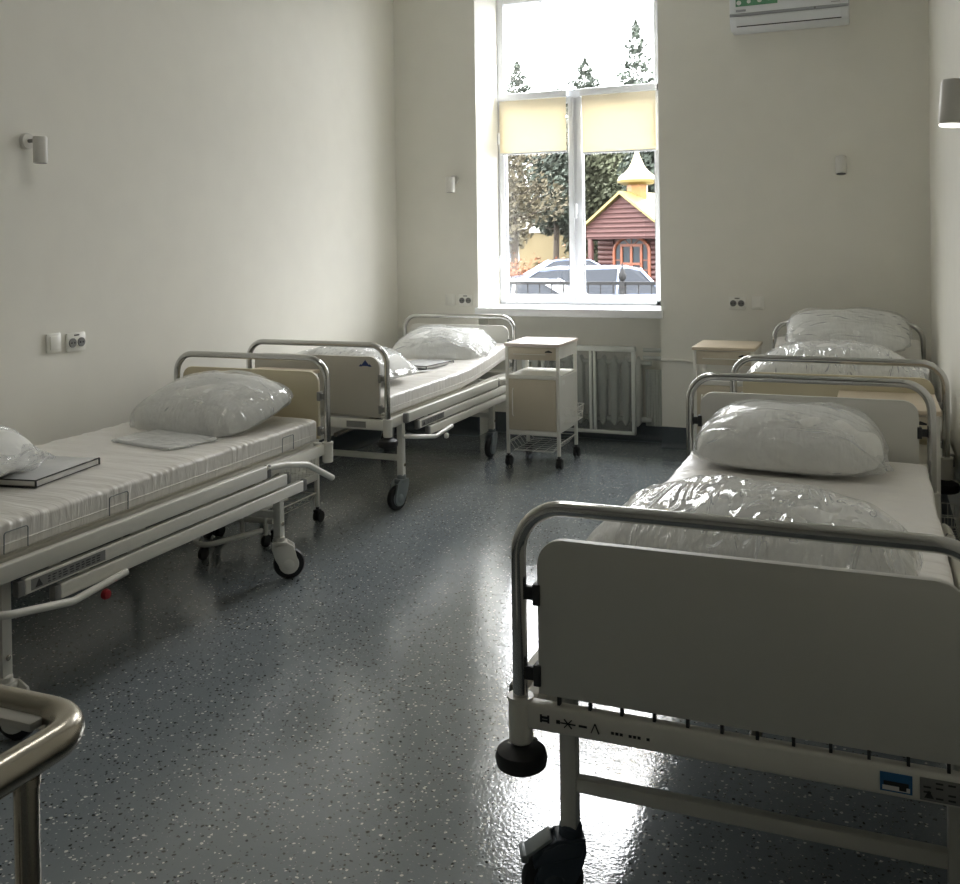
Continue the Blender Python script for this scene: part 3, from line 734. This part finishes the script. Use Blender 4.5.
# ------------------------------------------------------------------ bedside cabinets
def cabinet(label, loc, top='wood'):
    t = thing('bedside_cabinet', label, 'cabinet', loc, 0, 'bedside cabinets with beige doors on casters')
    WS = M['white_steel']; W, D = .188, .42
    MB().box(-W-.005, W+.005, -.012, D+.012, .806, .826, .004).build('cabinet_top', M[top], t)
    fm = MB()
    for x in (-W+.011, W-.011):
        for y in (.011, D-.011): fm.box(x-.011, x+.011, y-.011, y+.011, .085, .806, .003)
    for y in (.004, D-.02): fm.box(-W+.012, W-.012, y, y+.016, .792, .806, .002)
    for x in (-W+.004, W-.018): fm.box(x, x+.014, .012, D-.012, .792, .806, .002)
    fm.box(-W+.012, W-.012, .0, .016, .588, .615, .002); fm.box(-W+.012, W-.012, .0, .016, .214, .246, .002)
    fm.build('cabinet_frame', WS, t)
    MB().box(-W+.012, W-.012, .012, D-.012, .603, .612).build('open_shelf', WS, t)
    b = MB(); b.box(-W+.003, -W+.010, .022, D-.022, .235, .60); b.box(W-.010, W-.003, .022, D-.022, .235, .60); b.box(-W+.02, W-.02, D-.016, D-.008, .235, .60); b.box(-W+.012, W-.012, .016, D-.016, .228, .240)
    b.build('cabinet_body', WS, t)
    b = MB(); b.box(-W+.003, -W+.010, .022, D-.022, .725, .80); b.box(W-.010, W-.003, .022, D-.022, .725, .80); b.box(-W+.02, W-.02, D-.016, D-.008, .725, .80); b.box(-W+.012, W-.012, .016, D-.016, .725, .730)
    b.build('drawer_case', WS, t)
    dr = MB().box(-W+.023, W-.023, -.004, .014, .716, .800, .002).build('drawer', M['beige_door'], t)
    MB().box(-W+.06, W-.09, -.012, -.003, .752, .757, .002).build('drawer_handle', WS, dr)
    MB().prism([(W-.095, .768), (W-.045, .768), (W-.045, .774), (W-.07, .783), (W-.095, .774)], 'y', -.0055, -.0035).build('drawer_badge', M['ink'], dr)
    do = MB().box(-W+.023, W-.023, -.004, .014, .249, .586, .002).build('door', M['beige_door'], t)
    MB().tube(fillet([(-W+.055, -.003, .34), (-W+.055, -.020, .352), (-W+.055, -.020, .512), (-W+.055, -.003, .524)], .008, 3), .004, 8).build('door_handle', M['switch'], do)
    MB().box(W-.004, W-.0005, .06, .13, .545, .575, .002).build('side_grip', M['switch'], t)
    # bottom basket of wire
    wr = MB(); z = .112; r = .0016
    for y in [.03+k*.063 for k in range(7)]: wr.tube(fillet([(-W+.02, y, z+.045), (-W+.055, y, z), (W-.055, y, z), (W-.02, y, z+.045)], .012, 3), r, 6)
    for x in (-W+.055, -.07, .0, .07, W-.055): wr.tube([(x, .0, z-.004), (x, D-.02, z-.004)], r, 6)
    wr.tube(fillet([(-W+.02, 0.01, z+.045), (-W+.02, D-.01, z+.045), (W-.02, D-.01, z+.045), (W-.02, .01, z+.045)], .012, 3), r*1.3, 6)
    wr.tube([(-W+.055, .0, z), (W-.055, .0, z)], r*1.4, 6)
    for s in (-1, 1): wr.tube([(s*(W-.011), .02, z+.05), (s*(W-.011), D-.02, z+.05)], .004, 6)
    wr.build('bottom_basket', WS, t)
    # side basket
    sb_ = MB(); x0, x1, ya, yb = W+.002, W+.085, .08, .30
    for zz in (.30, .345, .395): sb_.tube(fillet([(x0, ya, zz), (x1-.015*(.395-zz)/.1, ya, zz), (x1-.015*(.395-zz)/.1, yb, zz), (x0, yb, zz)], .015, 3), r*1.3, 6)
    for k in range(6):
        y = ya+(yb-ya)*(k+.5)/6; sb_.tube(fillet([(x0, y, .30), (x1-.015, y, .30), (x1, y, .395)], .01, 3), r, 6)
    for k in range(3):
        x = x0+.015+k*.025
        for y in (ya, yb): sb_.tube([(x, y, .30), (x, y, .395)], r, 6)
    sb_.build('side_basket', WS, t)
    for x in (-W+.011, W-.011):
        for y in (.011, D-.011):
            c = MB(); c.lathe([(.008, .03), (.008, .09)], (x, y, 0), 10); c.box(x-.017, x+.017, y-.018, y+.018, .055, .072, .004)
            for q in (-1, 1): c.lathe([(.02, -.007), (.03, -.006), (.031, 0), (.03, .006), (.02, .007)], (x+q*.013, y+.012, .031), 20, 'x')
            c.build('caster', M['rubber'], t)
    return t
cabinet('beige bedside cabinet with wire side basket standing below the window', (-2.100, 6.06, 0), 'board_pink')
cabinet('bedside cabinet with wooden top against the back wall left of corner bed', (-.868, 6.14, 0))
cabinet('bedside cabinet with pale wooden top between the two right beds', (.048, 4.115, 0))
cabinet('bedside cabinet hidden between the two left beds, wire basket showing underneath', (-2.97, 4.085, 0))

# low tubular stand seen under the near left bed
t = thing('footstool', 'low white tubular stand on black casters under the near left bed', 'footstool', (-2.93, 3.85, 0))
fs_ = MB()
fs_.tube(fillet([(-.26, .20, .075), (-.10, -.08, .075), (-.02, -.09, .075), (.12, .16, .09)], .06, 5), .013, 12)
fs_.tube([(-.26, .20, .12), (.16, .20, .13)], .016, 12)
for x in (-.2, -.02, .12): fs_.tube([(x, .19, .06), (x, .19, .21)], .011, 10)
fs_.box(-.27, .17, .10, .32, .205, .222, .006)
fs_.build('stand_frame', M['white_steel'], t)
for p in ((-.05, -.08), (-.24, .20), (.12, .19)):
    c = MB(); c.lathe([(.02, -.012), (.03, -.009), (.031, 0), (.03, .009), (.02, .012)], (p[0], p[1], .031), 20, 'x'); c.lathe([(.008, .03), (.008, .075)], (p[0], p[1], 0), 8)
    c.build('caster', M['rubber'], t)

# ------------------------------------------------------------------ steel trolley at the lower left
t = thing('steel_trolley', 'steel trolley with a bent tube rail at the lower left photo corner', 'trolley', (-1.25, .55, 0))
x0, x1, y0, y1, zr = -.42, .384, -.42, .328, .938
ring = fillet([(0, y1, zr), (x1, y1, zr), (x1, y0, zr), (x0, y0, zr), (x0, y1, zr), (-.001, y1, zr)], .055, 9)
MB().tube(ring, .0205, 20).build('push_rail', M['steel'], t)
for px, py in ((x1-.006, y1-.085), (x1-.004, y0+.09), (x0, y1-.1), (x0, y0+.1)):
    l_ = MB().tube([(px, py, .10), (px, py, zr-.012)], .0135, 18).build('post', M['steel'], t)
    MB().lathe([(.0155, 0), (.0155, .010)], (px, py, zr-.030), 18).build('post_collar', M['steel'], l_)
    c = MB(); c.lathe([(.03, -.014), (.046, -.010), (.048, 0), (.046, .010), (.03, .014)], (px, py+.02, .048), 22, 'x'); c.box(px-.02, px+.02, py-.02, py+.03, .075, .105, .006); c.build('caster', M['rubber'], l_)
px, py = x1-.030, y1-.155
MB().tube([(px, py, .30), (px, py, zr-.1)], .010, 14).build('side_rod', M['steel'], t)
for z in (.30, .60): MB().box(x0+.03, x1-.03, y0+.03, y1-.04, z-.012, z, .004).build('shelf', M['panel_grey'], t)
ch = MB(); ch.box(x0+.05, x1-.050, y1-.038, y1-.016, zr-.004, zr+.007, .003)
ch.build('top_channel', M['lamp'], t)
MB().box(x0+.03, x1-.06, y0+.06, y1-.07, zr-.065, zr-.055, .003).build('tray', M['panel_grey'], t)
MB().box(x1-.092, x1-.066, y1-.092, y1-.040, zr-.055, zr-.028, .006).build('bracket', M['dark_plastic'], t)
hs = MB().tube(fillet([(.10, .02, zr-.037), (.20, .10, zr-.037), (.225, .19, zr-.037), (.12, .225, zr-.037)], .06, 6), .0175, 12)
tag(hs.build('rubber_hose', M['rubber'], loc=(-1.25, .55, 0)), 'black bent hose lying in the steel trolley tray', 'hose')

# ------------------------------------------------------------------ outside the window
struct(MB().box(-60, 30, 7.6, 110, -.7, -.5), 'ground', M['asphalt'])
# fence
t = thing('iron_fence', 'thin black iron railing outside in front of parked cars', 'fence', (-4.0, 11.0, -.5))
MB().box(-4.2, 4.2, -.016, .016, 1.485, 1.522).box(-4.2, 4.2, -.012, .012, .25, .27).build('fence_rail', M['iron'], t)
for k in range(57):
    x = -4.2+k*.15; MB().box(x-.006, x+.006, -.006, .006, .0, 1.50).build('picket', M['iron'], t, smooth=False)
for x in (-1.9, 1.31):
    MB().box(x-.03, x+.03, -.03, .03, 0, 1.53, .005).lathe([(.02, 1.53), (.045, 1.56), (.05, 1.60), (.03, 1.64), (.012, 1.68), (.004, 1.74)], (x, 0, 0), 12).build('fence_post', M['iron'], t)

def car(label, loc, rot, paint, hatch=True):
    t = thing('car', label, 'car', loc, rot, 'parked cars outside the window')
    L = 2.15
    body = [(-L, .35), (-L, .62), (-L+.08, .80), (-1.15, .95), (1.2, .98), (L-.12, .98), (L, .80), (L, .36), (1.75, .24), (-1.75, .24)]
    bm = MB(); bm.prism(body, 'y', -.86, .86, .06); bm.build('car_body', M[paint], t, ang=50)
    if hatch: roof = [(-1.12, .95), (-.35, 1.44), (.0, 1.49), (1.35, 1.49), (1.62, 1.42), (L-.12, .97)]
    else: roof = [(-1.12, .95), (-.35, 1.40), (.1, 1.44), (.75, 1.42), (1.55, .97)]
    def scaled(p, k): return p
    g = MB(); n = len(roof); vs = []
    for yv, ins in ((-.80, 0), (.80, 0)):
        for (x, z) in roof:
            w = .80 if z < 1.0 else .62
            vs.append((x, math.copysign(w, yv), z))
    fsx = [tuple(range(n)), tuple(range(2*n-1, n-1, -1))]+[(i, i+1, n+i+1, n+i) for i in range(n-1)]+[(n-1, 0, n, 2*n-1)]
    g.add(vs, fsx); g.build('cabin_glass', M['car_glass'], t, smooth=False)
    rf = MB(); k0 = [p for p in roof if p[1] > 1.38]
    rp_ = [(x, z+.012) for x, z in k0]+[(x, z-.05) for x, z in k0[::-1]]
    rf.prism(rp_, 'y', -.63, .63, .01); rf.build('roof', M[paint], t)
    pl = MB()
    def pillar(a, b):
        for s in (-1, 1): pl.bar((a[0], s*.805, a[1]), (b[0], s*.63, b[1]), .05, .05, (1, 0, 0), .008)
    pillar(roof[0], roof[1]); pillar(roof[-1], roof[-2] if hatch else roof[-2]); pillar((.25, .96), (.3, 1.46 if hatch else 1.42))
    if hatch: pillar((1.15, .97), (1.2, 1.48))
    pl.build('pillar', M[paint], t)
    for x in (-1.32, 1.32):
        for s in (-1, 1):
            MB().lathe([(.2, s*-.02), (.31, s*-.01), (.32, s*.06), (.30, s*.13), (.2, s*.14)], (x, s*.74, .32), 24, 'y').build('wheel', M['rubber'], t)
    for s in (-1, 1):
        MB().box(L-.02, L+.015, s*.80, s*.58, .70, .92, .01).build('tail_lamp', M['tail'], t)
        MB().box(-L-.015, -L+.03, s*.80, s*.52, .60, .74, .01).build('headlamp', M['paper'], t)
    return t
car('silver blue estate car parked outside in front of the chapel', (-5.85, 18.6, -.5), R(14), 'car_silver')
car('white car parked closest behind the black iron railing', (-5.5, 14.6, -.55), R(8), 'car_white', False)
car('pale blue car parked further back near the yellow house', (-9.0, 29, -.5), R(25), 'car_silver', False)

# chapel
ch = thing('wooden_chapel', 'small red brown wooden chapel with gold dome seen through the window', 'chapel', (-9.25, 38.0, -.5), R(-18))
hw, ez, az, dep = 1.72, 2.62, 3.85, 4.2
bx = MB(); bx.box(-hw+.15, hw-.15, .75, dep, 0, ez); bx.build('log_wall', M['log'], ch, smooth=False)
lg = MB()
for k in range(13):
    z = .1+k*.2; lg.tube([(-hw+.10, .74, z), (-.88, .74, z)], .10, 10).tube([(.88, .74, z), (hw-.1, .74, z)], .10, 10)
for k in range(13):
    z = .1+k*.2; lg.tube([(hw-.14, .74, z), (hw-.14, dep, z)], .10, 10)
lg.build('log_course', M['log'], ch)
gb = MB().prism([(-hw, ez-.55), (hw, ez-.55), (hw, ez-.05), (0, az-.05), (-hw, ez-.05)], 'y', -.02, .10); gb.build('gable', M['log'], ch, smooth=False)
sd = MB()
for k in range(9):
    z = ez-.45+k*.19; wd = hw if z < ez else hw*(az-.1-z)/(az-.1-ez)
    if wd > .1: sd.tube([(-wd, -.02, z), (wd, -.02, z)], .055, 8)
sd.build('gable_siding', M['log'], ch)
for s in (-1, 1):
    p = MB().box(s*(hw-.05), s*(hw-.23), -.02, .16, 0, ez-.5, .02); p.build('porch_post', M['log'], ch)
for s in (-1, 1):
    rf = MB(); ov = .22
    a = Vector((0, 0, az)); b = Vector((s*(hw+ov), 0, ez-.05-ov*(az-ez)/hw))
    rf.prism([(0, az), (b.x, b.z), (b.x, b.z+.12), (0, az+.12)], 'y', -.25, dep+.3); rf.build('roof_slope', M['gold'], ch, smooth=False)
# door with arch
dr = MB()
ar = [(-.82, 0), (-.82, 1.55)]+[(-.82*math.cos(k/14*PI), 1.55+.60*math.sin(k/14*PI)) for k in range(1, 14)]+[(.82, 1.55), (.82, 0)]
dr.tube([(x, .64, z) for x, z in ar], .07, 8)
for x in (-.46, 0, .46): dr.box(x-.05, x+.05, .60, .68, 0, 1.85)
for z in (.5, 1.05, 1.80): dr.box(-.46, .46, .60, .68, z-.05, z+.05)
for k in range(1, 6):
    a = k/6*PI; dr.bar((-.25*math.cos(a), .64, 1.72+.15*math.sin(a)), (-.75*math.cos(a), .64, 1.62+.50*math.sin(a)), .03, .03, (0, 1, 0), 0)
for s in (-1, 1):
    for z in (.4, .8, 1.2): dr.box(s*.46, s*.82, .62, .66, z-.02, z+.02)
dr.build('arched_door', M['orange_wood'], ch)
MB().prism(ar, 'y', .66, .70).build('door_glass', M['dark_glass'], ch, smooth=False)
# dome
MB().lathe([(.43, az-.5), (.43, az+.52)], (0.0, 1.15, 0), 8).build('drum', M['gold_drum'], ch, smooth=False)
MB().lathe([(.60, az+.42), (.80, az+.50), (.83, az+.60), (.74, az+.74), (.52, az+.92), (.34, az+1.12), (.22, az+1.36), (.12, az+1.62), (.06, az+1.78), (.09, az+1.84), (.09, az+1.90), (.03, az+1.96)], (.0, 1.15, 0), 16).build('onion_dome', M['gold'], ch)
MB().box(-.02, .02, 1.13, 1.17, az+1.9, az+2.55).box(-.18, .18, 1.13, 1.17, az+2.24, az+2.28).box(-.12, .12, 1.13, 1.17, az+2.38, az+2.42).build('cross', M['gold'], ch, smooth=False)

# yellow house
hs = thing('yellow_house', 'pale yellow house with grey window far behind the trees', 'house', (-22.5, 62, -.5), R(6))
MB().box(-6.5, 6.5, 0, 8, 0, 2.6).build('house_wall', M['yellow_wall'], hs, smooth=False)
MB().prism([(-6.9, 2.6), (6.9, 2.6), (5, 3.9), (-5, 3.9)], 'y', -.4, 8.4).build('house_roof', M['panel_warm'], hs, smooth=False)
MB().prism([(1.2, .6), (4.9, .6), (4.9, 2.5), (1.2, 4.3)], 'y', -.3, 0).build('house_gable', M['yellow_wall'], hs, smooth=False)
fw = MB().box(-1.3, .2, -.08, .02, .7, 3.1).build('window_frame', M['paper'], hs, smooth=False)
MB().box(-1.1, .0, -.10, -.03, .85, 2.95).build('pane', M['car_silver'], fw, smooth=False)

def foliage(n, fn, size, seed):
    rnd = random.Random(seed); mb = MB(); vs = []; fs = []
    for k in range(n):
        p, s = fn(rnd); s *= size*rnd.uniform(.6, 1.4)
        a = Vector((rnd.gauss(0, 1), rnd.gauss(0, 1), rnd.gauss(0, 1))).normalized(); b = a.orthogonal().normalized(); c = a.cross(b)
        o = len(vs); p = Vector(p)
        vs += [p-b*s, p+c*s*.55, p+b*s, p-c*s*.55]; fs.append((o, o+1, o+2, o+3))
    mb.add(vs, fs); return mb
def tree(label, loc, h, r, kind, seed, n=3000, leaf='leaf_dark', base=1.2, size=.34):
    t = thing('conifer_tree' if kind == 'cone' else 'leafy_tree', label, 'tree', loc, 0, 'trees beyond the car park')
    tr = MB().tube([(0, 0, 0), (.05*r, 0, h*.3), (0, .03*r, h*.6), (0, 0, h*.96)], [.05*r+.1, .045*r+.08, .05, .015], 10); tr.build('trunk', M['bark'], t)
    br = MB(); rr = random.Random(seed+1)
    for k in range(26):
        z = h*(.18+.75*k/26); a = rr.uniform(0, 2*PI); L_ = r*(1-z/h)*.9 if kind == 'cone' else r*.8*math.sin(min(1, z/h)*PI)
        br.tube([(0, 0, z), (L_*math.cos(a)*.6, L_*math.sin(a)*.6, z+.1*L_), (L_*math.cos(a), L_*math.sin(a), z+(-.12 if kind == 'cone' else .3)*L_)], [.05, .03, .012], 5)
    br.build('branch', M['bark'], t)
    if kind == 'cone':
        def fn(q):
            u = q.random()**.75; z = base+(h-base)*(1-u)
            tier = .72+.28*math.sin(z*2*PI/1.1)
            rad = r*u**.85*tier*math.sqrt(q.uniform(.15, 1)); a = q.uniform(0, 2*PI)
            return (rad*math.cos(a), rad*math.sin(a), z-rad*.18), .55+.6*u
    else:
        blobs = [(rr.uniform(-.55, .55)*r, rr.uniform(-.5, .5)*r, base+(h-base)*rr.uniform(.1, .92), r*rr.uniform(.32, .55)) for _ in range(22)]
        def fn(q):
            b = q.choice(blobs); v = Vector((q.gauss(0, 1), q.gauss(0, 1), q.gauss(0, 1))).normalized()*b[3]*q.uniform(.5, 1.05)
            return (b[0]+v.x, b[1]+v.y, max(.5, b[2]+v.z)), 1
    foliage(n, fn, size, seed).build('crown', M[leaf], t, smooth=False)
    return t
g = -.5
tree('tall conifer with its tip at the upper right of the window', (-15.0, 66, g), 17.2, 6.0, 'cone', 1, 7000, 'leaf_dark', 2, .2)
tree('conifer with its tip above the join of the two blinds', (-22.6, 80, g), 17.6, 9.0, 'cone', 2, 9000, 'leaf_dark', 1.5, .26)
tree('conifer with its tip above the left blind', (-33.4, 93, g), 20.4, 9.0, 'cone', 3, 9000, 'leaf_dark', 2, .28)
tree('brownish leafy tree at the left side of the window', (-18.3, 50, g), 9.5, 2.7, 'round', 4, 9000, 'leaf_brown', 1.7, .13)
tree('dark dense tree beside the window mullion', (-18.1, 57, g), 11.5, 1.9, 'round', 5, 10000, 'leaf_dark', 1.8, .16)
tree('broad dark green tree directly behind the chapel', (-15.6, 60, g), 11, 3.4, 'round', 6, 16000, 'leaf_mid', .6, .18)
tree('dark green tree behind the chapel dome at the right', (-10.4, 54, g), 10.5, 3.4, 'round', 7, 15000, 'leaf_dark', .6, .17)
tree('pale green tree between the far house and the chapel', (-22.0, 76, g), 9.5, 4.0, 'round', 8, 8000, 'leaf_mid', 4.0, .22)
rn = random.Random(5)
def shr(q): return (q.uniform(-2.7, 2.7), q.uniform(-.5, .5), abs(q.gauss(0, .45))+.05), 1
t = thing('orange_shrub', 'row of orange brown shrubs behind the parked white car', 'shrub', (-13.9, 40, -.5))
foliage(4200, shr, .08, 9).build('shrub_twigs', M['shrub'], t, smooth=False)
tag(MB().tube([(-30+k*3, 30, 9.05+.006*(k-7)**2+.02*k) for k in range(16)], .02, 6).build('power_line', M['iron']), 'thin overhead power line crossing the white sky', 'cable')
tag(MB().tube([(-6.42+.0, 17.0, -.5), (-6.42, 17.0, 5.6)], .045, 10).build('lamp_post', M['paper']), 'slim white post outside at the left window edge', 'post')

# ------------------------------------------------------------------ light, sky, camera
SKY = 34.5
w = bpy.data.worlds.new('overcast_sky'); SC.world = w; w.use_nodes = True
nt = w.node_tree; bg = nt.nodes['Background']
# overcast sky: brighter towards the zenith, faint cloud mottling
tcn = nt.nodes.new('ShaderNodeTexCoord'); nz = nt.nodes.new('ShaderNodeTexNoise'); nz.inputs['Scale'].default_value = 1.6; nz.inputs['Detail'].default_value = 3
nt.links.new(tcn.outputs['Generated'], nz.inputs['Vector'])
rp = nt.nodes.new('ShaderNodeValToRGB'); rp.color_ramp.elements[0].color = (.92, .955, 1, 1); rp.color_ramp.elements[1].color = (1, 1, 1, 1)
nt.links.new(nz.outputs['Fac'], rp.inputs['Fac']); nt.links.new(rp.outputs['Color'], bg.inputs['Color'])
sx = nt.nodes.new('ShaderNodeSeparateXYZ'); nt.links.new(tcn.outputs['Generated'], sx.inputs[0])
cl = nt.nodes.new('ShaderNodeClamp'); nt.links.new(sx.outputs['Z'], cl.inputs['Value'])
ma = nt.nodes.new('ShaderNodeMath'); ma.operation = 'MULTIPLY_ADD'; ma.inputs[1].default_value = SKY*2/3; ma.inputs[2].default_value = SKY/3
nt.links.new(cl.outputs[0], ma.inputs[0]); nt.links.new(ma.outputs[0], bg.inputs['Strength'])
pl = bpy.data.lights.new('window_daylight_portal', 'AREA'); pl.shape = 'RECTANGLE'; pl.size = WX1-WX0; pl.size_y = WZ1-WZ0
pl.cycles.is_portal = True
po = bpy.data.objects.new('window_daylight_portal', pl); C.objects.link(po)
po.location = ((WX0+WX1)/2, YB+.60, (WZ0+WZ1)/2); po.rotation_euler = (R(-90), 0, 0)

yaw, pitch, roll, fpx, cy = R(22.09131), R(.72032703), R(-.79661559), 968.0, 254.64
F = Vector((-math.sin(yaw), math.cos(yaw), 0)); Rt = Vector((math.cos(yaw), math.sin(yaw), 0)); U = Vector((0, 0, 1))
F2 = F*math.cos(pitch)-U*math.sin(pitch); U2 = U*math.cos(pitch)+F*math.sin(pitch)
R3 = Rt*math.cos(roll)+U2*math.sin(roll); U3 = U2*math.cos(roll)-Rt*math.sin(roll)
cam = bpy.data.cameras.new('camera'); cam.sensor_width = 36; cam.lens = fpx/960*36; cam.shift_y = -(442-cy)/960; cam.clip_start = .02; cam.clip_end = 500
co = bpy.data.objects.new('camera', cam); C.objects.link(co)
m3 = Matrix((R3, U3, -F2)).transposed(); co.matrix_world = Matrix.Translation((0, 0, 1.5)) @ m3.to_4x4()
SC.camera = co
cyc = SC.cycles
cyc.max_bounces = 14; cyc.diffuse_bounces = 8; cyc.glossy_bounces = 6; cyc.transparent_max_bounces = 24; cyc.transmission_bounces = 8
cyc.sample_clamp_indirect = 12; cyc.use_denoising = True; cyc.caustics_reflective = False; cyc.caustics_refractive = False
vs_ = SC.view_settings; vs_.view_transform = 'Standard'; vs_.look = 'None'; vs_.exposure = 0; vs_.gamma = 1; vs_.use_curve_mapping = False
SC.display_settings.display_device = 'sRGB'
